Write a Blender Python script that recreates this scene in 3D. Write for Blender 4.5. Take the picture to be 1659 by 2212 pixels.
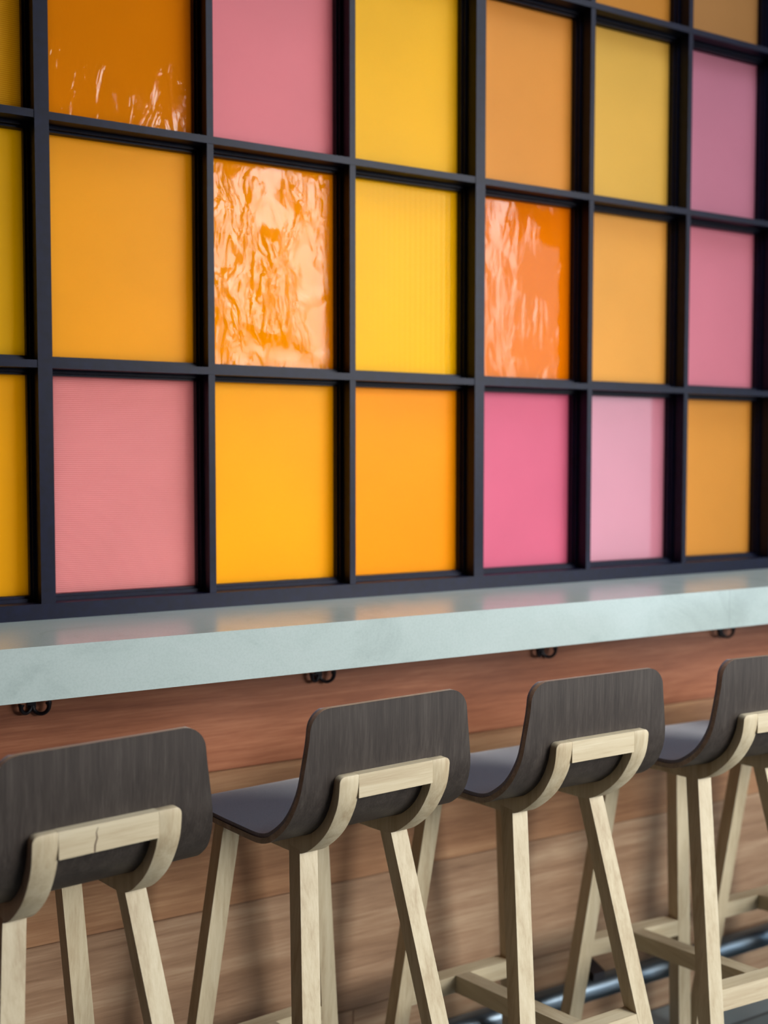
import bpy, bmesh, math, random
from mathutils import Vector, Matrix

for o in list(bpy.data.objects):
    bpy.data.objects.remove(o)
S = bpy.context.scene
COL = S.collection
U = 0.31                 # metres per column of glazing
FLOOR = -4.93            # floor level in glazing units

def W(x, y, z):          # glazing units -> metres
    return Vector((x * U, y * U, (z - FLOOR) * U))

def srgb(r, g, b):
    def f(c):
        c /= 255.0
        return c / 12.92 if c <= 0.04045 else ((c + 0.055) / 1.055) ** 2.4
    k = 0.70          # photographed colours to surface reflectance
    return (f(r) * k, f(g) * k, f(b) * k, 1.0)

# ------------------------------------------------------------------ camera
cam_d = bpy.data.cameras.new('camera')
cam = bpy.data.objects.new('camera', cam_d)
COL.objects.link(cam)
S.camera = cam
YAW, PITCH, ROLL = 0.5161, 0.0497, 0.0006
cam.location = W(-1.4207, -6.3941, -0.5276)
fwv = Vector((math.sin(YAW) * math.cos(PITCH), math.cos(YAW) * math.cos(PITCH), -math.sin(PITCH)))
rtv = Vector((math.cos(YAW), -math.sin(YAW), 0))
upv = rtv.cross(fwv)
r2 = math.cos(ROLL) * rtv + math.sin(ROLL) * upv
u2 = -math.sin(ROLL) * rtv + math.cos(ROLL) * upv
cam.rotation_euler = Matrix((r2, u2, -fwv)).transposed().to_euler()
cam_d.sensor_fit = 'HORIZONTAL'
cam_d.sensor_width = 24.0
cam_d.lens = 2375.2 / 1659.0 * 24.0
cam_d.clip_start = 0.02
cam_d.dof.use_dof = True
cam_d.dof.focus_distance = 1.72
cam_d.dof.aperture_fstop = 2.2

# ------------------------------------------------------------------ light
S.view_settings.view_transform = 'Standard'
S.view_settings.look = 'None'
S.view_settings.exposure = 0.0
S.view_settings.gamma = 1.0
S.view_settings.use_curve_mapping = False

world = bpy.data.worlds.new('world')
S.world = world
world.use_nodes = True
wn = world.node_tree
bg = wn.nodes['Background']
bg.inputs['Color'].default_value = (1.0, 0.36, 0.26, 1)
bg.inputs['Strength'].default_value = 0.04

def area(name, loc, target, sx, sy, power, color, spread=math.pi):
    d = bpy.data.lights.new(name, 'AREA')
    d.shape = 'RECTANGLE'
    d.size, d.size_y = sx, sy
    d.energy = power
    d.color = color
    d.spread = spread
    o = bpy.data.objects.new(name, d)
    COL.objects.link(o)
    o.location = loc
    o.rotation_euler = (Vector(target) - Vector(loc)).to_track_quat('-Z', 'Y').to_euler()
    return o

# tall street windows of the room, behind and to the right of the viewer
area('daylight_window', (2.85, -4.2, 2.45), (0.66, 0.0, 0.72), 1.9, 2.1, 36, (1.0, 0.985, 0.95), math.radians(52))
area('daylight_entrance', (4.65, -4.0, 1.55), (1.3, 0.0, 0.9), 1.3, 2.6, 46, (0.70, 0.87, 1.0))
area('daylight_side_window', (6.5, -1.8, 1.6), (1.5, -0.1, 1.2), 1.6, 2.2, 12, (0.55, 0.80, 1.0))
# skylight over the seating
area('skylight', (1.6, -1.5, 3.6), (1.0, -0.5, 0.0), 1.6, 1.2, 50, (0.80, 0.90, 1.0))
# daylight on the far side of the coloured glazing
area('daylight_outside', (0.6, 1.5, 1.35), (0.6, 0.0, 1.35), 2.6, 1.6, 125, (1.0, 0.97, 0.92))

# ------------------------------------------------------------------ helpers
def link(name, me, parent=None, mats=()):
    o = bpy.data.objects.new(name, me)
    COL.objects.link(o)
    for m in mats:
        me.materials.append(m)
    if parent:
        o.parent = parent
    return o

def finish(name, bm, mats, parent=None, smooth=None, bevel=0.0, seg=2):
    if bevel > 0:
        edges = [e for e in bm.edges if len(e.link_faces) == 2 and e.calc_face_angle(0) > 0.5]
        bmesh.ops.bevel(bm, geom=edges, offset=bevel, segments=seg, affect='EDGES', profile=0.5, clamp_overlap=True)
    bmesh.ops.recalc_face_normals(bm, faces=bm.faces)
    me = bpy.data.meshes.new(name)
    bm.to_mesh(me)
    bm.free()
    if smooth is not None:
        for p in me.polygons:
            p.use_smooth = True
        me.set_sharp_from_angle(angle=smooth)
    if not isinstance(mats, (list, tuple)):
        mats = [mats]
    return link(name, me, parent, mats)

def add_box(bm, a, b):
    """box between two corners given in metres; returns its faces"""
    x0, y0, z0 = a
    x1, y1, z1 = b
    v = [bm.verts.new(c) for c in ((x0, y0, z0), (x1, y0, z0), (x1, y1, z0), (x0, y1, z0),
                                   (x0, y0, z1), (x1, y0, z1), (x1, y1, z1), (x0, y1, z1))]
    return [bm.faces.new([v[i] for i in q]) for q in
            ((0, 3, 2, 1), (4, 5, 6, 7), (0, 1, 5, 4), (1, 2, 6, 5), (2, 3, 7, 6), (3, 0, 4, 7))]

def wbox(bm, a, b):
    return add_box(bm, W(*a), W(*b))

def add_loft(bm, rings, cap=True):
    R = [[bm.verts.new(p) for p in r] for r in rings]
    n = len(R[0])
    for i in range(len(R) - 1):
        for j in range(n):
            bm.faces.new((R[i][j], R[i][(j + 1) % n], R[i + 1][(j + 1) % n], R[i + 1][j]))
    if cap:
        bm.faces.new(list(reversed(R[0])))
        bm.faces.new(R[-1])
    return R

def tube(bm, pts, rad, n=12):
    """round bar along a list of points; rad may be a list"""
    pts = [Vector(p) for p in pts]
    if not isinstance(rad, (list, tuple)):
        rad = [rad] * len(pts)
    rings = []
    t0 = (pts[1] - pts[0]).normalized()
    nrm = t0.orthogonal().normalized()
    for i, p in enumerate(pts):
        t = (pts[min(i + 1, len(pts) - 1)] - pts[max(i - 1, 0)]).normalized()
        nrm = (nrm - t * nrm.dot(t)).normalized()
        bn = t.cross(nrm)
        rings.append([p + (nrm * math.cos(2 * math.pi * k / n) + bn * math.sin(2 * math.pi * k / n)) * rad[i]
                      for k in range(n)])
    add_loft(bm, rings)

def catmull(P, k=6):
    P = [Vector(p) for p in P]
    out = []
    for i in range(len(P) - 1):
        a, b, c, d = P[max(i - 1, 0)], P[i], P[i + 1], P[min(i + 2, len(P) - 1)]
        for j in range(k):
            t = j / k
            out.append(0.5 * ((2 * b) + (c - a) * t + (2 * a - 5 * b + 4 * c - d) * t * t + (3 * b - a - 3 * c + d) * t ** 3))
    out.append(P[-1])
    return out

def empty(name, loc=(0, 0, 0), rz=0.0):
    o = bpy.data.objects.new(name, None)
    COL.objects.link(o)
    o.location = loc
    o.rotation_euler = (0, 0, rz)
    o.empty_display_size = 0.1
    return o

def tag(o, label, category, group=None, kind=None):
    o['label'] = label
    o['category'] = category
    if group:
        o['group'] = group
    if kind:
        o['kind'] = kind
    return o

# ------------------------------------------------------------------ materials
def new_mat(name):
    m = bpy.data.materials.new(name)
    m.use_nodes = True
    nt = m.node_tree
    b = nt.nodes['Principled BSDF']
    return m, nt, b

def nd(nt, typ, **kw):
    n = nt.nodes.new(typ)
    for k, v in kw.items():
        if k.startswith('_'):
            setattr(n, k[1:], v)
        else:
            n.inputs[k.replace('_', ' ')].default_value = v
    return n

def ramp(nt, stops):
    n = nt.nodes.new('ShaderNodeValToRGB')
    e = n.color_ramp.elements
    while len(e) < len(stops):
        e.new(0.5)
    for el, (p, c) in zip(e, stops):
        el.position = p
        el.color = c
    return n

def wood(name, axis, dark, mid, light, rough=0.5, fine=1.0, bump=0.12, tint=None, spec=0.4, big=1.0):
    """procedural oak with the grain running along axis (0 x, 1 y, 2 z)"""
    m, nt, b = new_mat(name)
    L = nt.links
    tc = nd(nt, 'ShaderNodeTexCoord')
    oi = nd(nt, 'ShaderNodeObjectInfo')
    off = nd(nt, 'ShaderNodeVectorMath', _operation='SCALE')
    cmb = nd(nt, 'ShaderNodeCombineXYZ')
    mul = nd(nt, 'ShaderNodeMath', _operation='MULTIPLY')
    mul.inputs[1].default_value = 7.3
    L.new(oi.outputs['Random'], mul.inputs[0])
    for i in range(3):
        L.new(mul.outputs[0], cmb.inputs[i])
    add = nd(nt, 'ShaderNodeVectorMath', _operation='ADD')
    L.new(tc.outputs['Object'], add.inputs[0])
    L.new(cmb.outputs[0], add.inputs[1])
    vec = add.outputs[0]
    if tint:
        at = nd(nt, 'ShaderNodeAttribute', _attribute_name=tint)
        sc = nd(nt, 'ShaderNodeVectorMath', _operation='SCALE')
        sc.inputs['Scale'].default_value = 5.0
        L.new(at.outputs['Vector'], sc.inputs[0])
        a2 = nd(nt, 'ShaderNodeVectorMath', _operation='ADD')
        L.new(vec, a2.inputs[0])
        L.new(sc.outputs[0], a2.inputs[1])
        vec = a2.outputs[0]

    def mapped(s_long, s_cross):
        mp = nd(nt, 'ShaderNodeMapping')
        sc = [s_cross] * 3
        sc[axis] = s_long
        mp.inputs['Scale'].default_value = sc
        L.new(vec, mp.inputs['Vector'])
        return mp.outputs[0]
    n1 = nd(nt, 'ShaderNodeTexNoise', Scale=1.0, Detail=4.0, Roughness=0.6, Distortion=1.2)
    L.new(mapped(1.6, 11 * fine), n1.inputs['Vector'])
    n2 = nd(nt, 'ShaderNodeTexNoise', Scale=1.0, Detail=5.0, Roughness=0.7, Distortion=0.3)
    L.new(mapped(14 * fine, 330 * fine), n2.inputs['Vector'])
    n3 = nd(nt, 'ShaderNodeTexNoise', Scale=1.0, Detail=2.0, Roughness=0.5, Distortion=0.5)
    L.new(mapped(2.5, 70 * fine), n3.inputs['Vector'])
    mx = nd(nt, 'ShaderNodeMix')
    mx.inputs['Factor'].default_value = 1 - 0.58 * big
    L.new(n1.outputs['Fac'], mx.inputs[2])
    L.new(n2.outputs['Fac'], mx.inputs[3])
    mx2 = nd(nt, 'ShaderNodeMix')
    mx2.inputs['Factor'].default_value = 0.35
    L.new(mx.outputs[0], mx2.inputs[2])
    L.new(n3.outputs['Fac'], mx2.inputs[3])
    cr = ramp(nt, [(0.34, dark), (0.5, mid), (0.64, light)])
    L.new(mx2.outputs[0], cr.inputs[0])
    col = cr.outputs[0]
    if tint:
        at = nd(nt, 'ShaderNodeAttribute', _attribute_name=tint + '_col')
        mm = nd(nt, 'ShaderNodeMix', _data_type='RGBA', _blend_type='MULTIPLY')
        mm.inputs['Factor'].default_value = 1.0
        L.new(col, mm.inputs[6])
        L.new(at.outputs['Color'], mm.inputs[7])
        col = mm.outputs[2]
    L.new(col, b.inputs['Base Color'])
    b.inputs['Roughness'].default_value = rough
    b.inputs['Specular IOR Level'].default_value = spec
    bp = nd(nt, 'ShaderNodeBump', Strength=bump, Distance=0.001)
    L.new(n2.outputs['Fac'], bp.inputs['Height'])
    L.new(bp.outputs[0], b.inputs['Normal'])
    return m

OAK = [wood('oak_' + a, i, srgb(184, 162, 128), srgb(213, 197, 164), srgb(230, 217, 186), rough=0.48)
       for i, a in enumerate('xyz')]
STAINED = wood('dark_stained_oak', 2, srgb(50, 43, 39), srgb(65, 57, 52), srgb(81, 73, 67), rough=0.5, bump=0.35, big=0.3, spec=0.3)
PLY_EDGE = wood('stained_ply_edge', 0, srgb(120, 104, 90), srgb(152, 136, 120), srgb(180, 164, 148), rough=0.5)
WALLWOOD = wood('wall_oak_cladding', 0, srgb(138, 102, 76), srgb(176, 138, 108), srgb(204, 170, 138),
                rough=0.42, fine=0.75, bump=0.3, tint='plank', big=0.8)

def make_fabric():
    m, nt, b = new_mat('charcoal_felt')
    L = nt.links
    tc = nd(nt, 'ShaderNodeTexCoord')
    n = nd(nt, 'ShaderNodeTexNoise', Scale=900.0, Detail=3.0, Roughness=0.7)
    L.new(tc.outputs['Object'], n.inputs['Vector'])
    cr = ramp(nt, [(0.3, srgb(78, 78, 89)), (0.7, srgb(140, 140, 156))])
    L.new(n.outputs['Fac'], cr.inputs[0])
    L.new(cr.outputs[0], b.inputs['Base Color'])
    b.inputs['Roughness'].default_value = 0.75
    b.inputs['Sheen Weight'].default_value = 0.4
    b.inputs['Sheen Roughness'].default_value = 0.4
    bp = nd(nt, 'ShaderNodeBump', Strength=0.4, Distance=0.0006)
    L.new(n.outputs['Fac'], bp.inputs['Height'])
    L.new(bp.outputs[0], b.inputs['Normal'])
    return m
FELT = make_fabric()

def make_frame_mat():
    m, nt, b = new_mat('navy_black_painted_timber')
    L = nt.links
    tc = nd(nt, 'ShaderNodeTexCoord')
    n = nd(nt, 'ShaderNodeTexNoise', Scale=60.0, Detail=4.0, Roughness=0.6)
    L.new(tc.outputs['Object'], n.inputs['Vector'])
    cr = ramp(nt, [(0.3, srgb(8, 12, 32)), (0.75, srgb(15, 22, 50))])
    L.new(n.outputs['Fac'], cr.inputs[0])
    L.new(cr.outputs[0], b.inputs['Base Color'])
    b.inputs['Roughness'].default_value = 0.45
    b.inputs['Specular IOR Level'].default_value = 0.17
    bp = nd(nt, 'ShaderNodeBump', Strength=0.08, Distance=0.001)
    L.new(n.outputs['Fac'], bp.inputs['Height'])
    L.new(bp.outputs[0], b.inputs['Normal'])
    return m
FRAME = make_frame_mat()

def make_quartz():
    m, nt, b = new_mat('pale_quartz')
    L = nt.links
    tc = nd(nt, 'ShaderNodeTexCoord')
    n = nd(nt, 'ShaderNodeTexNoise', Scale=5.0, Detail=9.0, Roughness=0.7, Distortion=1.0)
    n2 = nd(nt, 'ShaderNodeTexNoise', Scale=260.0, Detail=2.0)
    L.new(tc.outputs['Object'], n.inputs['Vector'])
    L.new(tc.outputs['Object'], n2.inputs['Vector'])
    cr = ramp(nt, [(0.3, srgb(178, 194, 191)), (0.48, srgb(192, 208, 205)), (0.75, srgb(199, 213, 211))])
    L.new(n.outputs['Fac'], cr.inputs[0])
    cr2 = ramp(nt, [(0.3, (0.93, 0.93, 0.93, 1)), (0.6, (1, 1, 1, 1))])
    L.new(n2.outputs['Fac'], cr2.inputs[0])
    # a faint butt joint between two slabs
    sep = nd(nt, 'ShaderNodeSeparateXYZ')
    L.new(tc.outputs['Object'], sep.inputs[0])
    sub = nd(nt, 'ShaderNodeMath', _operation='SUBTRACT')
    sub.inputs[1].default_value = 4.49 * U
    L.new(sep.outputs['X'], sub.inputs[0])
    ab = nd(nt, 'ShaderNodeMath', _operation='ABSOLUTE')
    L.new(sub.outputs[0], ab.inputs[0])
    lt = nd(nt, 'ShaderNodeMath', _operation='GREATER_THAN')
    lt.inputs[1].default_value = 0.0012
    L.new(ab.outputs[0], lt.inputs[0])
    mr = nd(nt, 'ShaderNodeMapRange')
    mr.inputs['To Min'].default_value = 0.86
    L.new(lt.outputs[0], mr.inputs['Value'])
    mm = nd(nt, 'ShaderNodeMix', _data_type='RGBA', _blend_type='MULTIPLY')
    mm.inputs['Factor'].default_value = 1.0
    L.new(cr.outputs[0], mm.inputs[6])
    L.new(cr2.outputs[0], mm.inputs[7])
    m3 = nd(nt, 'ShaderNodeMix', _data_type='RGBA', _blend_type='MULTIPLY')
    m3.inputs['Factor'].default_value = 1.0
    L.new(mm.outputs[2], m3.inputs[6])
    L.new(mr.outputs[0], m3.inputs[7])
    L.new(m3.outputs[2], b.inputs['Base Color'])
    b.inputs['Roughness'].default_value = 0.22
    return m
QUARTZ = make_quartz()

def metal(name, col, rough, metallic=1.0):
    m, nt, b = new_mat(name)
    tc = nd(nt, 'ShaderNodeTexCoord')
    n = nd(nt, 'ShaderNodeTexNoise', Scale=35.0, Detail=3.0)
    nt.links.new(tc.outputs['Object'], n.inputs['Vector'])
    mr = nd(nt, 'ShaderNodeMapRange')
    mr.inputs['To Min'].default_value = rough * 0.8
    mr.inputs['To Max'].default_value = rough * 1.25
    nt.links.new(n.outputs['Fac'], mr.inputs['Value'])
    nt.links.new(mr.outputs[0], b.inputs['Roughness'])
    b.inputs['Base Color'].default_value = col
    b.inputs['Metallic'].default_value = metallic
    return m
RAILMAT = metal('blued_black_steel', srgb(118, 132, 144), 0.36)
HOOKMAT = metal('black_wrought_iron', srgb(26, 22, 30), 0.4, 0.3)

def make_floor():
    m, nt, b = new_mat('grey_blue_floor_tile')
    L = nt.links
    tc = nd(nt, 'ShaderNodeTexCoord')
    br = nd(nt, 'ShaderNodeTexBrick', Scale=1.0, Mortar_Size=0.004, Brick_Width=0.9, Row_Height=0.15)
    br.inputs['Color1'].default_value = srgb(150, 164, 170)
    br.inputs['Color2'].default_value = srgb(132, 145, 150)
    br.inputs['Mortar'].default_value = srgb(66, 68, 74)
    L.new(tc.outputs['Object'], br.inputs['Vector'])
    n = nd(nt, 'ShaderNodeTexNoise', Scale=7.0, Detail=6.0)
    L.new(tc.outputs['Object'], n.inputs['Vector'])
    cr = ramp(nt, [(0.3, (0.8, 0.8, 0.8, 1)), (0.7, (1, 1, 1, 1))])
    L.new(n.outputs['Fac'], cr.inputs[0])
    mm = nd(nt, 'ShaderNodeMix', _data_type='RGBA', _blend_type='MULTIPLY')
    mm.inputs['Factor'].default_value = 1.0
    L.new(br.outputs['Color'], mm.inputs[6])
    L.new(cr.outputs[0], mm.inputs[7])
    L.new(mm.outputs[2], b.inputs['Base Color'])
    b.inputs['Roughness'].default_value = 0.35
    return m
FLOORMAT = make_floor()

def plaster(name, col):
    m, nt, b = new_mat(name)
    tc = nd(nt, 'ShaderNodeTexCoord')
    n = nd(nt, 'ShaderNodeTexNoise', Scale=18.0, Detail=6.0)
    nt.links.new(tc.outputs['Object'], n.inputs['Vector'])
    cr = ramp(nt, [(0.3, tuple(c * 0.9 for c in col[:3]) + (1,)), (0.7, col)])
    nt.links.new(n.outputs['Fac'], cr.inputs[0])
    nt.links.new(cr.outputs[0], b.inputs['Base Color'])
    b.inputs['Roughness'].default_value = 0.8
    return m

PANE_MATS = {}
def pane_mat(name, rgb, style):
    """coloured glass that lets diffuse daylight through; style: satin, ribbed, reeded, glossy, sheen"""
    key = (name, rgb, style)
    if key in PANE_MATS:
        return PANE_MATS[key]
    m, nt, b = new_mat(name)
    L = nt.links
    col = srgb(*rgb)
    tc = nd(nt, 'ShaderNodeTexCoord')
    n = nd(nt, 'ShaderNodeTexNoise', Scale=5.0, Detail=3.0)
    L.new(tc.outputs['Object'], n.inputs['Vector'])
    cr = ramp(nt, [(0.25, tuple(c * 0.9 for c in col[:3]) + (1,)), (0.75, col)])
    L.new(n.outputs['Fac'], cr.inputs[0])
    L.new(cr.outputs[0], b.inputs['Base Color'])
    b.inputs['Roughness'].default_value = {'satin': 0.42, 'ribbed': 0.4, 'reeded': 0.3, 'glossy': 0.06, 'wavy': 0.1, 'sheen': 0.15}[style]
    b.inputs['Specular IOR Level'].default_value = {'glossy': 0.32, 'sheen': 0.9, 'wavy': 0.30, 'reeded': 0.1}.get(style, 0.15)
    tr = nd(nt, 'ShaderNodeBsdfTranslucent')
    g = nd(nt, 'ShaderNodeGamma', Gamma=0.62)
    L.new(cr.outputs[0], g.inputs['Color'])
    L.new(g.outputs[0], tr.inputs['Color'])
    mix = nd(nt, 'ShaderNodeMixShader')
    mix.inputs[0].default_value = 0.5
    L.new(b.outputs[0], mix.inputs[1])
    L.new(tr.outputs[0], mix.inputs[2])
    L.new(mix.outputs[0], nt.nodes['Material Output'].inputs['Surface'])
    bp = None
    if style == 'ribbed':
        w = nd(nt, 'ShaderNodeTexWave', Scale=87.0)
        w.bands_direction = 'Z'
        L.new(tc.outputs['Object'], w.inputs['Vector'])
        bp = nd(nt, 'ShaderNodeBump', Strength=0.5, Distance=0.0015)
        L.new(w.outputs['Fac'], bp.inputs['Height'])
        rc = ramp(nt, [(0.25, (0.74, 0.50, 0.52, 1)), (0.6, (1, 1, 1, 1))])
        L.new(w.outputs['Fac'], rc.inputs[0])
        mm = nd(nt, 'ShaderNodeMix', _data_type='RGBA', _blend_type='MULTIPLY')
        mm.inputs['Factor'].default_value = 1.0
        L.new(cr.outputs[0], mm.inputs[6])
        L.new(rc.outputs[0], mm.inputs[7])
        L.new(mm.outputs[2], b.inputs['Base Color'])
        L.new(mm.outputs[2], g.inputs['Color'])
    elif style == 'reeded':
        w = nd(nt, 'ShaderNodeTexWave', Scale=24.0)
        w.bands_direction = 'X'
        L.new(tc.outputs['Object'], w.inputs['Vector'])
        bp = nd(nt, 'ShaderNodeBump', Strength=0.15, Distance=0.002)
        L.new(w.outputs['Fac'], bp.inputs['Height'])
    elif style in ('glossy', 'wavy'):
        mp = nd(nt, 'ShaderNodeMapping')
        mp.inputs['Scale'].default_value = (26, 26, 8) if style == 'glossy' else (30, 30, 11)
        L.new(tc.outputs['Object'], mp.inputs['Vector'])
        w = nd(nt, 'ShaderNodeTexNoise', Scale=1.0, Detail=3.0, Roughness=0.5, Distortion=1.4)
        L.new(mp.outputs[0], w.inputs['Vector'])
        bp = nd(nt, 'ShaderNodeBump', Strength=0.8, Distance=0.003 if style == 'glossy' else 0.009)
        big = nd(nt, 'ShaderNodeTexNoise', Scale=9.0, Detail=1.0)
        L.new(tc.outputs['Object'], big.inputs['Vector'])
        bm_ = ramp(nt, [(0.36, (0.15, 0.15, 0.15, 1)), (0.62, (1, 1, 1, 1))])
        L.new(big.outputs['Fac'], bm_.inputs[0])
        hm = nd(nt, 'ShaderNodeMath', _operation='MULTIPLY')
        L.new(w.outputs['Fac'], hm.inputs[0])
        L.new(bm_.outputs[0], hm.inputs[1])
        L.new(hm.outputs[0], bp.inputs['Height'])
    else:
        w = nd(nt, 'ShaderNodeTexNoise', Scale=700.0, Detail=1.0)
        L.new(tc.outputs['Object'], w.inputs['Vector'])
        bp = nd(nt, 'ShaderNodeBump', Strength=0.1, Distance=0.0004)
        L.new(w.outputs['Fac'], bp.inputs['Height'])
    L.new(bp.outputs[0], b.inputs['Normal'])
    PANE_MATS[key] = m
    return m

# ------------------------------------------------------------------ floor and walls
XL, XR = -5.2, 13.0
bm = bmesh.new()
add_box(bm, W(XL, -22, FLOOR - 0.3), W(XR, 0.6, FLOOR))
fl = finish('floor', bm, FLOORMAT)
fl['kind'] = 'structure'

# oak clad wall under the glazing: planks with open joints over a backing
PL = [(-5.06, -4.243), (-4.243, -3.353), (-3.353, -2.483), (-2.483, -1.60), (-1.60, -1.40)]
JOINT = {0: [1.97, 6.4], 1: [-1.6, 7.9], 2: [-2.3, 6.9], 3: [-3.2, 8.3], 4: []}
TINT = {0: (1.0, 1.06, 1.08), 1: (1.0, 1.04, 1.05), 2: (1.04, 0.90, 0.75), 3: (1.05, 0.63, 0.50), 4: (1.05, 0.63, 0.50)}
bm = bmesh.new()
lay = bm.verts.layers.float_vector.new('plank')
layc = bm.verts.layers.float_color.new('plank_col')
rnd = random.Random(4)
def mark(faces, vec, c):
    for f in faces:
        for v in f.verts:
            v[lay] = vec
            v[layc] = (c[0], c[1], c[2], 1)
g = 0.003
for i, (z0, z1) in enumerate(PL):
    xs = [XL] + JOINT[i] + [XR]
    for a, b_ in zip(xs[:-1], xs[1:]):
        k = 1 + rnd.uniform(-0.05, 0.05)
        before = set(bm.faces)
        fs = wbox(bm, (a + g / 2, 0.0, max(z0, FLOOR) + (g if z0 > FLOOR else 0)), (b_ - g / 2, 0.10, z1 - g))
        es = {e for f in fs for e in f.edges}
        front = [e for e in es if all(abs(v.co.y) < 1e-6 for v in e.verts)]
        bmesh.ops.bevel(bm, geom=front, offset=0.0014, segments=2, affect='EDGES')
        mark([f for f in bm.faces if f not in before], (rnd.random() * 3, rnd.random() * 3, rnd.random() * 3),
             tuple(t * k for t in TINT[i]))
fs = wbox(bm, (XL, 0.10, FLOOR), (XR, 0.6, -1.42))
mark(fs, (0, 0, 0), (0.35, 0.28, 0.25))
w1 = finish('wall_back', bm, WALLWOOD)
w1['kind'] = 'structure'
bm = bmesh.new()
wbox(bm, (XL, -0.01, 4.25), (XR, 0.6, 5.6))
w2 = finish('wall_upper', bm, plaster('dark_plaster', srgb(70, 68, 72)))
w2['kind'] = 'structure'

# ------------------------------------------------------------------ coloured glazing
# column centres of the uprights (every third one is a thick mullion)
q = 0.0228
def colx(i):
    k, r = divmod(i, 3)
    return k * (3 - q) + (r if r < 2 else 2 - q)
ROW = 1.3916
BOT = -1.3645
ZT = 3 * ROW
TH, TN, HH, BEAD = 0.040, 0.021, 0.022, 0.033     # half widths
DB, DG = 0.125, 0.19                             # depths of the bead face and of the glass
ORG, YEL, PNK = 'orange', 'yellow', 'pink'
# (row, col): name, colour, style ; rows 0 bottom .. 3 top
PANES = {  # light falling off to the right and top is put into the pane colours
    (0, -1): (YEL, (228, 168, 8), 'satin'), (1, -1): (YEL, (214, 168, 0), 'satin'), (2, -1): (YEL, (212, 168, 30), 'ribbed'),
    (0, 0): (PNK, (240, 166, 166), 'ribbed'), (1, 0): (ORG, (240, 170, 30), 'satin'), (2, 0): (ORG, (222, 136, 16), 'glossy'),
    (0, 1): (ORG, (255, 183, 8), 'satin'), (1, 1): (ORG, (250, 160, 0), 'wavy'), (2, 1): (PNK, (228, 138, 148), 'satin'),
    (0, 2): (ORG, (255, 170, 0), 'satin'), (1, 2): (YEL, (255, 200, 0), 'reeded'), (2, 2): (YEL, (250, 198, 34), 'satin'),
    (0, 3): (PNK, (226, 120, 150), 'satin'), (1, 3): (ORG, (240, 136, 6), 'glossy'), (2, 3): (ORG, (236, 166, 76), 'satin'),
    (0, 4): (PNK, (216, 146, 164), 'sheen'), (1, 4): (ORG, (238, 178, 88), 'satin'), (2, 4): (YEL, (236, 192, 92), 'satin'),
    (0, 5): (ORG, (226, 162, 74), 'satin'), (1, 5): (PNK, (220, 138, 156), 'satin'), (2, 5): (PNK, (206, 136, 158), 'satin'),
    (3, 4): (ORG, (214, 150, 62), 'satin'), (3, 5): (ORG, (190, 140, 84), 'satin'),
}
cyc = [(ORG, (236, 150, 36), 'satin'), (PNK, (208, 108, 128), 'satin'), (YEL, (240, 180, 30), 'satin')]
STY = {'satin': 'satin', 'ribbed': 'finely ribbed', 'reeded': 'reeded', 'glossy': 'glossy rippled', 'wavy': 'shiny rippled', 'sheen': 'sheened'}

for k in range(-1, 3):
    win = empty('window_%d' % (k + 2), W(colx(3 * k), 0, BOT))
    win['kind'] = 'structure'
    base = win.location
    def fin(name, bm, mat, bevel=0.0):
        for v in bm.verts:
            v.co -= base
        return finish(name, bm, mat, win, bevel=bevel, seg=1)
    x0, x1 = colx(3 * k), colx(3 * k + 3)
    bm = bmesh.new()
    wbox(bm, (x0 - TH, 0.0, BOT), (x0 + TH, 0.30, ZT + 0.08))
    fin('mullion', bm, FRAME, 0.0012)
    bm = bmesh.new()
    wbox(bm, (x0 - TH, -0.004, BOT - 0.10), (x1 - TH, 0.30, BOT))
    fin('bottom_rail', bm, FRAME, 0.0008)
    for r in (1, 2, 3):
        bm = bmesh.new()
        z = (r - 1) * ROW
        wbox(bm, (x0 + TH, 0.005, z - HH), (x1 - TH, 0.30, z + HH))
        fin('glazing_bar', bm, FRAME, 0.0012)
    for c in (3 * k + 1, 3 * k + 2):
        for r in range(4):
            za = BOT if r == 0 else (r - 1) * ROW + HH
            zb = ZT + 0.08 if r == 3 else r * ROW - HH
            bm = bmesh.new()
            wbox(bm, (colx(c) - TN, 0.009, za), (colx(c) + TN, 0.30, zb))
            fin('upright_bar', bm, FRAME, 0.0010)
    for c in range(3 * k, 3 * k + 3):
        la = TH if c % 3 == 0 else TN
        lb = TH if (c + 1) % 3 == 0 else TN
        for r in range(4):
            xa, xb = colx(c) + la, colx(c + 1) - lb
            za = BOT if r == 0 else (r - 1) * ROW + HH
            zb = ZT + 0.08 if r == 3 else r * ROW - HH
            # stepped glazing bead round the pane
            bm = bmesh.new()
            for (i0, i1, y0, y1) in ((0.0, 0.6, DB - 0.012, 0.27), (0.6, 1.0, DB + 0.014, 0.27)):
                a, b_ = i0 * BEAD, i1 * BEAD
                wbox(bm, (xa + a, y0, za + a), (xa + b_, y1, zb - a))
                wbox(bm, (xb - b_, y0, za + a), (xb - a, y1, zb - a))
                wbox(bm, (xa + b_, y0, za + a), (xb - b_, y1, za + b_))
                wbox(bm, (xa + b_, y0, zb - b_), (xb - b_, y1, zb - a))
            fin('glazing_bead', bm, FRAME)
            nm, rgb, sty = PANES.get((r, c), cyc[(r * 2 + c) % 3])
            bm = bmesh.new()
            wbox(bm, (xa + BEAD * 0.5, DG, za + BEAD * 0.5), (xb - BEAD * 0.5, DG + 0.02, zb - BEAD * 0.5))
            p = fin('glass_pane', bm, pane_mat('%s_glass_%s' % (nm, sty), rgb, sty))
            p['label'] = '%s %s glass pane' % (STY[sty], nm)

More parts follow.
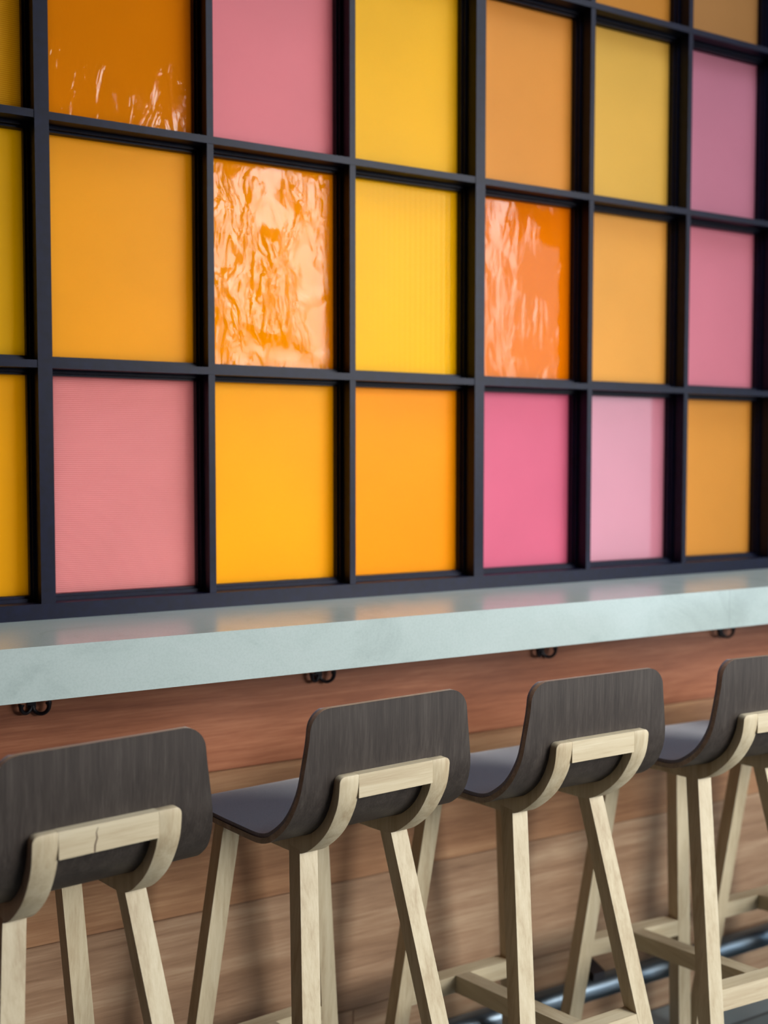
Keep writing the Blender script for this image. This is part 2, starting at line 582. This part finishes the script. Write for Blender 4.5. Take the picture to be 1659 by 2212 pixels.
# ------------------------------------------------------------------ counter
CT, CB, CF = -1.456, -1.727, -0.903
bm = bmesh.new()
wbox(bm, (XL, CF, CB), (XR, -0.005, CT))
ct = finish('counter', bm, QUARTZ, bevel=0.0016, seg=2)
tag(ct, 'long pale quartz bar counter with thick front edge under the coloured glazing', 'counter')

# ------------------------------------------------------------------ coat hooks below the counter
def make_hook():
    h = empty('coat_hook')
    bm = bmesh.new()
    # slim back plate with a rounded foot
    prof = []
    for i in range(13):
        a = math.pi * i / 12
        prof.append((-0.0075 * math.cos(a), -0.003 - 0.0075 * math.sin(a)))
    for i in range(13):
        a = math.pi * i / 12
        prof.append((0.0075 * math.cos(a), 0.045 + 0.0075 * math.sin(a)))
    add_loft(bm, [[Vector((x, y, z)) for x, z in prof] for y in (0.0, -0.004)])
    finish('back_plate', bm, HOOKMAT, h, smooth=0.6)
    for sgn, rr in ((-1, 0.0105), (1, 0.0135)):
        bm = bmesh.new()
        pts, rad = [], []
        for i in range(17):
            t = i / 16
            a = math.pi * 1.15 * t
            out = rr * (1 - math.cos(a))
            z = -rr * math.sin(a) * 1.15
            pts.append((sgn * (0.001 + out * 0.95), -0.004 - out * 0.55, z))
            rad.append(0.0046 - 0.0012 * math.sin(math.pi * t) + (0.0012 if t > 0.9 else 0))
        tube(bm, pts, rad, 10)
        finish('prong', bm, HOOKMAT, h, smooth=1.0)
    bm = bmesh.new()
    bmesh.ops.create_uvsphere(bm, u_segments=12, v_segments=8, radius=0.003,
                              matrix=Matrix.Translation((0, -0.004, 0.036)) @ Matrix.Diagonal((1, 0.5, 1, 1)))
    finish('screw', bm, HOOKMAT, h, smooth=1.0)
    return h

def copy_thing(o):
    c = o.copy()
    COL.objects.link(c)
    for ch in list(o.children):
        d = ch.copy()
        COL.objects.link(d)
        d.parent = c
        for s in list(ch.children):
            e = s.copy()
            COL.objects.link(e)
            e.parent = d
    return c

hook0 = make_hook()
HOOKS = [(0.0, 'black iron double hook at far left above the nearest cropped stool'),
         (1.818, 'black iron double hook on the wood wall above the second stool'),
         (3.637, 'black iron double hook on the wood wall above the third stool'),
         (5.463, 'black iron double hook at far right, above the rightmost backrest')]
for i, (x, lab) in enumerate(HOOKS):
    h = hook0 if i == 0 else copy_thing(hook0)
    h.location = W(x - 0.105, 0, -1.938)
    tag(h, lab, 'hook', 'coat hooks under the counter')

# ------------------------------------------------------------------ foot rail
RY, RZ, RR = -0.18, -4.487, 0.083
rail = empty('foot_rail', W(3.9, 0, FLOOR))
tag(rail, 'long black steel tube foot rail along the base of the wood wall', 'rail')
bm = bmesh.new()
tube(bm, [W(XL + 0.4, RY, RZ) - rail.location, W(XR - 0.4, RY, RZ) - rail.location], RR * U, 32)
finish('tube', bm, RAILMAT, rail, smooth=0.7)
for x in (-2.6, 0.65, 3.93, 7.2, 10.5):
    bm = bmesh.new()
    sec = [(0.0, -4.30), (RY - 0.04, -4.36), (RY - 0.04, -4.50), (RY + 0.02, -4.56), (0.0, -4.62)]
    add_loft(bm, [[W(x + dx, y, z) - rail.location for y, z in sec] for dx in (-0.055, 0.055)])
    finish('bracket', bm, HOOKMAT, rail, bevel=0.001)

# ------------------------------------------------------------------ bar stools
def L3(x, y, z):
    return Vector((x * U, y * U, (z - FLOOR) * U))

def leg_mesh(sx, kind):
    bm = bmesh.new()
    rings = []
    for z in ((-2.46, -3.2, -4.0, FLOOR) if kind == 'rear' else (-2.47, -3.2, -4.0, FLOOR)):
        if kind == 'rear':
            t = -2.51 - z
            y0, xo, w = 0.325 - 0.225 * t, 0.329 + 0.113 * t, 0.103
        else:
            t = -2.6 - z
            y0, xo, w = 1.16 + 0.094 * t, 0.339 + 0.112 * t, 0.108
        a, b_ = sx * (xo - w), sx * xo
        rings.append([L3(a, y0, z), L3(b_, y0, z), L3(b_, y0 + 0.108, z), L3(a, y0 + 0.108, z)])
    add_loft(bm, rings)
    return bm

OUT = [(-.047, -2.028), (-.043, -2.09), (-.025, -2.17), (.015, -2.245), (.065, -2.315), (.125, -2.375), (.195, -2.43),
       (.265, -2.475), (.34, -2.505), (.45, -2.520), (.6, -2.532), (.8, -2.553), (1.0, -2.58), (1.27, -2.60)]
INN = [(.004, -2.028), (.012, -2.09), (.030, -2.15), (.065, -2.22), (.115, -2.285), (.18, -2.34), (.255, -2.385),
       (.35, -2.412), (.5, -2.425), (.8, -2.442), (1.0, -2.452), (1.27, -2.468)]
SHELL = [(-.010, -1.700), (-.008, -1.85), (.003, -2.02), (.011, -2.09), (.029, -2.15), (.064, -2.22), (.114, -2.285),
         (.18, -2.339), (.255, -2.383), (.35, -2.407), (.5, -2.418), (.8, -2.434), (1.05, -2.446), (1.19, -2.462), (1.28, -2.49)]

def bracket_mesh(sx):
    bm = bmesh.new()
    o = catmull([(0, a, b) for a, b in OUT], 4)
    i = catmull([(0, a, b) for a, b in INN], 4)
    # same number of stations on both curves: join by quads
    n = 48
    def resample(P, n):
        d = [0]
        for a, b in zip(P[:-1], P[1:]):
            d.append(d[-1] + (b - a).length)
        out = []
        for k in range(n + 1):
            s = d[-1] * k / n
            j = 0
            while j < len(d) - 2 and d[j + 1] < s:
                j += 1
            t = (s - d[j]) / (d[j + 1] - d[j])
            out.append(P[j].lerp(P[j + 1], t))
        return out
    o, i = resample(o, n), resample(i, n)
    xa, xb = sorted((sx * 0.218, sx * 0.326))
    rings = []
    for a, b in zip(o, i):
        rings.append([L3(xa, a.y, a.z), L3(xb, a.y, a.z), L3(xb, b.y, b.z), L3(xa, b.y, b.z)])
    add_loft(bm, rings)
    # round the outer top corner
    bm.edges.ensure_lookup_table()
    top = [e for e in bm.edges if abs(e.verts[0].co.x - sx * 0.326 * U) < 1e-5 and abs(e.verts[1].co.x - sx * 0.326 * U) < 1e-5
           and min(v.co.z for v in e.verts) > L3(0, 0, -2.0281).z]
    bmesh.ops.bevel(bm, geom=top, offset=0.030 * U, segments=5, affect='EDGES', profile=0.5)
    return bm

def surface(bm, path, half, off0, off1, front_r, top_r, inset=0.0, mats=(0, 0)):
    """slab following the side profile, between two offsets from it, with round corners"""
    P = catmull([(0, a, b) for a, b in path], 6)
    # cumulative length and normals (towards the sitter)
    d = [0.0]
    for a, b in zip(P[:-1], P[1:]):
        d.append(d[-1] + (b - a).length)
    T = d[-1]
    # stations, dense at both ends
    st = []
    for k in range(9):
        st.append(top_r * (1 - math.cos(math.pi / 2 * k / 8)))
    n = 44
    for k in range(1, n):
        st.append(top_r + (T - top_r - front_r) * k / n)
    for k in range(9):
        st.append(T - front_r + front_r * math.sin(math.pi / 2 * k / 8))
    rows = []
    for s in st:
        s = min(max(s, inset), T - inset)
        j = 0
        while j < len(d) - 2 and d[j + 1] < s:
            j += 1
        t = (s - d[j]) / (d[j + 1] - d[j])
        p = P[j].lerp(P[j + 1], t)
        a, b = P[max(j - 1, 0)], P[min(j + 2, len(P) - 1)]
        tg = (b - a).normalized()
        nr = Vector((0, -tg.z, tg.y))          # towards front / up
        if nr.y < 0 and nr.z < 0:
            nr = -nr
        w = half(s, T)
        if s < top_r:
            w -= top_r - math.sqrt(max(top_r ** 2 - (top_r - s) ** 2, 0))
        if s > T - front_r:
            w -= front_r - math.sqrt(max(front_r ** 2 - (s - T + front_r) ** 2, 0))
        w -= inset
        rows.append((p, nr, w))
    m = 18
    def ring(off, shrink=0.0):
        g = []
        for p, nr, w in rows:
            g.append([bm.verts.new(L3(x * (w - shrink), p.y + nr.y * off, p.z + nr.z * off))
                      for x in [(-1 + 2 * c / m) for c in range(m + 1)]])
        return g
    A, B = ring(off0), ring(off1)
    R = len(rows)
    for r in range(R - 1):
        for c in range(m):
            f = bm.faces.new((A[r][c], A[r][c + 1], A[r + 1][c + 1], A[r + 1][c])); f.material_index = mats[0]
            f = bm.faces.new((B[r][c + 1], B[r][c], B[r + 1][c], B[r + 1][c + 1])); f.material_index = mats[0]
        for c in (0, m):
            f = bm.faces.new((A[r][c], A[r + 1][c], B[r + 1][c], B[r][c])); f.material_index = mats[1]
    for r in (0, R - 1):
        for c in range(m):
            f = bm.faces.new((A[r][c], A[r][c + 1], B[r][c + 1], B[r][c])); f.material_index = mats[1]

def half_w(s, T):
    # narrow back, widening through the bend into the seat
    K = [(0, .455), (.15, .468), (.33, .495), (.5, .520), (.65, .540), (.85, .552), (1.2, .560), (1.6, .565), (2.2, .560)]
    for (a, wa), (b, wb) in zip(K[:-1], K[1:]):
        if s <= b:
            return wa + (wb - wa) * (s - a) / (b - a)
    return K[-1][1]

def make_stool():
    t = empty('bar_stool')
    bm = bmesh.new()
    surface(bm, SHELL, half_w, 0.0, 0.028, 0.16, 0.10, mats=(0, 1))
    finish('shell', bm, [STAINED, PLY_EDGE], t, smooth=0.7, bevel=0)
    bm = bmesh.new()
    surface(bm, SHELL, half_w, 0.0285, 0.048, 0.155, 0.095, inset=0.006, mats=(0, 0))
    finish('upholstery', bm, FELT, t, smooth=0.9)
    for sx in (-1, 1):
        finish('back_bracket', bracket_mesh(sx), OAK[2], t, smooth=0.5, bevel=0.0009, seg=2)
    bm = bmesh.new()
    add_box(bm, L3(-0.2181, -0.046, -2.143), L3(0.2181, 0.004, -2.028))
    finish('back_rail', bm, OAK[0], t, bevel=0.0009)
    for sx in (-1, 1):
        finish('leg', leg_mesh(sx, 'rear'), OAK[2], t, bevel=0.0009, seg=2)
        finish('leg', leg_mesh(sx, 'front'), OAK[2], t, bevel=0.0009, seg=2)
    # seat cross rails between the brackets
    for y in (1.10,):
        bm = bmesh.new()
        add_box(bm, L3(-0.2181, y, -2.50), L3(0.2181, y + 0.10, -2.43 if y < 1 else -2.46))
        finish('seat_rail', bm, OAK[0], t, bevel=0.0009)
    # foot rest: front and rear cross bars and the sloping centre bar
    bm = bmesh.new()
    t1 = -2.6 + 3.94
    xi = 0.339 + 0.112 * t1 - 0.108
    y0 = 1.16 + 0.094 * t1
    rings = []
    for z in (-4.005, -3.885):
        dy = 0.094 * (-3.94 - z)
        rings.append([L3(-xi - 0.03, y0 + 0.0015 + dy, z), L3(xi + 0.03, y0 + 0.0015 + dy, z),
                      L3(xi + 0.03, y0 + 0.105 + dy, z), L3(-xi - 0.03, y0 + 0.105 + dy, z)])
    add_loft(bm, rings)
    finish('foot_bar', bm, OAK[0], t, bevel=0.0009)
    bm = bmesh.new()
    t2 = -2.51 + 3.76
    xi2 = 0.329 + 0.113 * t2 - 0.103
    y2 = 0.325 - 0.225 * t2
    rings = []
    for z in (-3.815, -3.700):
        dy = -0.225 * (-3.76 - z)
        rings.append([L3(-xi2 - 0.03, y2 + 0.0015 + dy, z), L3(xi2 + 0.03, y2 + 0.0015 + dy, z),
                      L3(xi2 + 0.03, y2 + 0.105 + dy, z), L3(-xi2 - 0.03, y2 + 0.105 + dy, z)])
    add_loft(bm, rings)
    finish('foot_bar', bm, OAK[0], t, bevel=0.0009)
    bm = bmesh.new()
    ya, yb = y2 + 0.085, y0 + 0.012
    rings = [[L3(-0.055, ya, -3.815), L3(0.055, ya, -3.815), L3(0.055, ya, -3.702), L3(-0.055, ya, -3.702)],
             [L3(-0.055, yb, -4.0), L3(0.055, yb, -4.0), L3(0.055, yb, -3.887), L3(-0.055, yb, -3.887)]]
    add_loft(bm, rings)
    finish('stretcher', bm, OAK[1], t, bevel=0.0009)
    return t

stool0 = make_stool()
STOOLS = [(-0.2046, -1.9078, 0.1323, 'nearest bar stool, cropped at the left edge, its oak back rail split by a crack'),
          (1.228, -1.80, 0.0845, 'dark-backed oak bar stool second from the left, in sharp focus'),
          (2.4981, -1.8419, 0.0115, 'dark-backed oak bar stool third from the left, with a strongly grained back'),
          (3.8532, -1.8972, -0.0592, 'bar stool at the right edge with its dark backrest cut off by the frame'),
          (5.20, -1.88, -0.03, 'farthest bar stool, only its front leg and foot rest showing at right')]
for i, (x, y, r, lab) in enumerate(STOOLS):
    s = stool0 if i == 0 else copy_thing(stool0)
    s.location = (x * U, y * U, 0)
    s.rotation_euler = (0, 0, r)
    tag(s, lab, 'stool', 'bar stools in a row along the counter')

# the nearest stool's back rail has a drying crack across it
dark, nt_, b_ = new_mat('crack_shadow')
n_ = nd(nt_, 'ShaderNodeTexNoise', Scale=300.0)
cr_ = ramp(nt_, [(0.3, srgb(70, 50, 38)), (0.7, srgb(96, 72, 54))])
nt_.links.new(n_.outputs['Fac'], cr_.inputs[0])
nt_.links.new(cr_.outputs[0], b_.inputs['Base Color'])
b_.inputs['Roughness'].default_value = 0.9
br = [c for c in stool0.children if c.name.startswith('back_rail')][0]
path = [(-0.052, -2.040), (-0.060, -2.062), (-0.057, -2.085), (-0.066, -2.112), (-0.068, -2.1415)]
wid = [0.0010, 0.0022, 0.0030, 0.0036, 0.0030]
bm = bmesh.new()
add_loft(bm, [[L3(x - w, -0.0462, z), L3(x + w, -0.0462, z), L3(x + w, -0.0445, z), L3(x - w, -0.0445, z)]
              for (x, z), w in zip(path, wid)])
finish('crack', bm, dark, br)
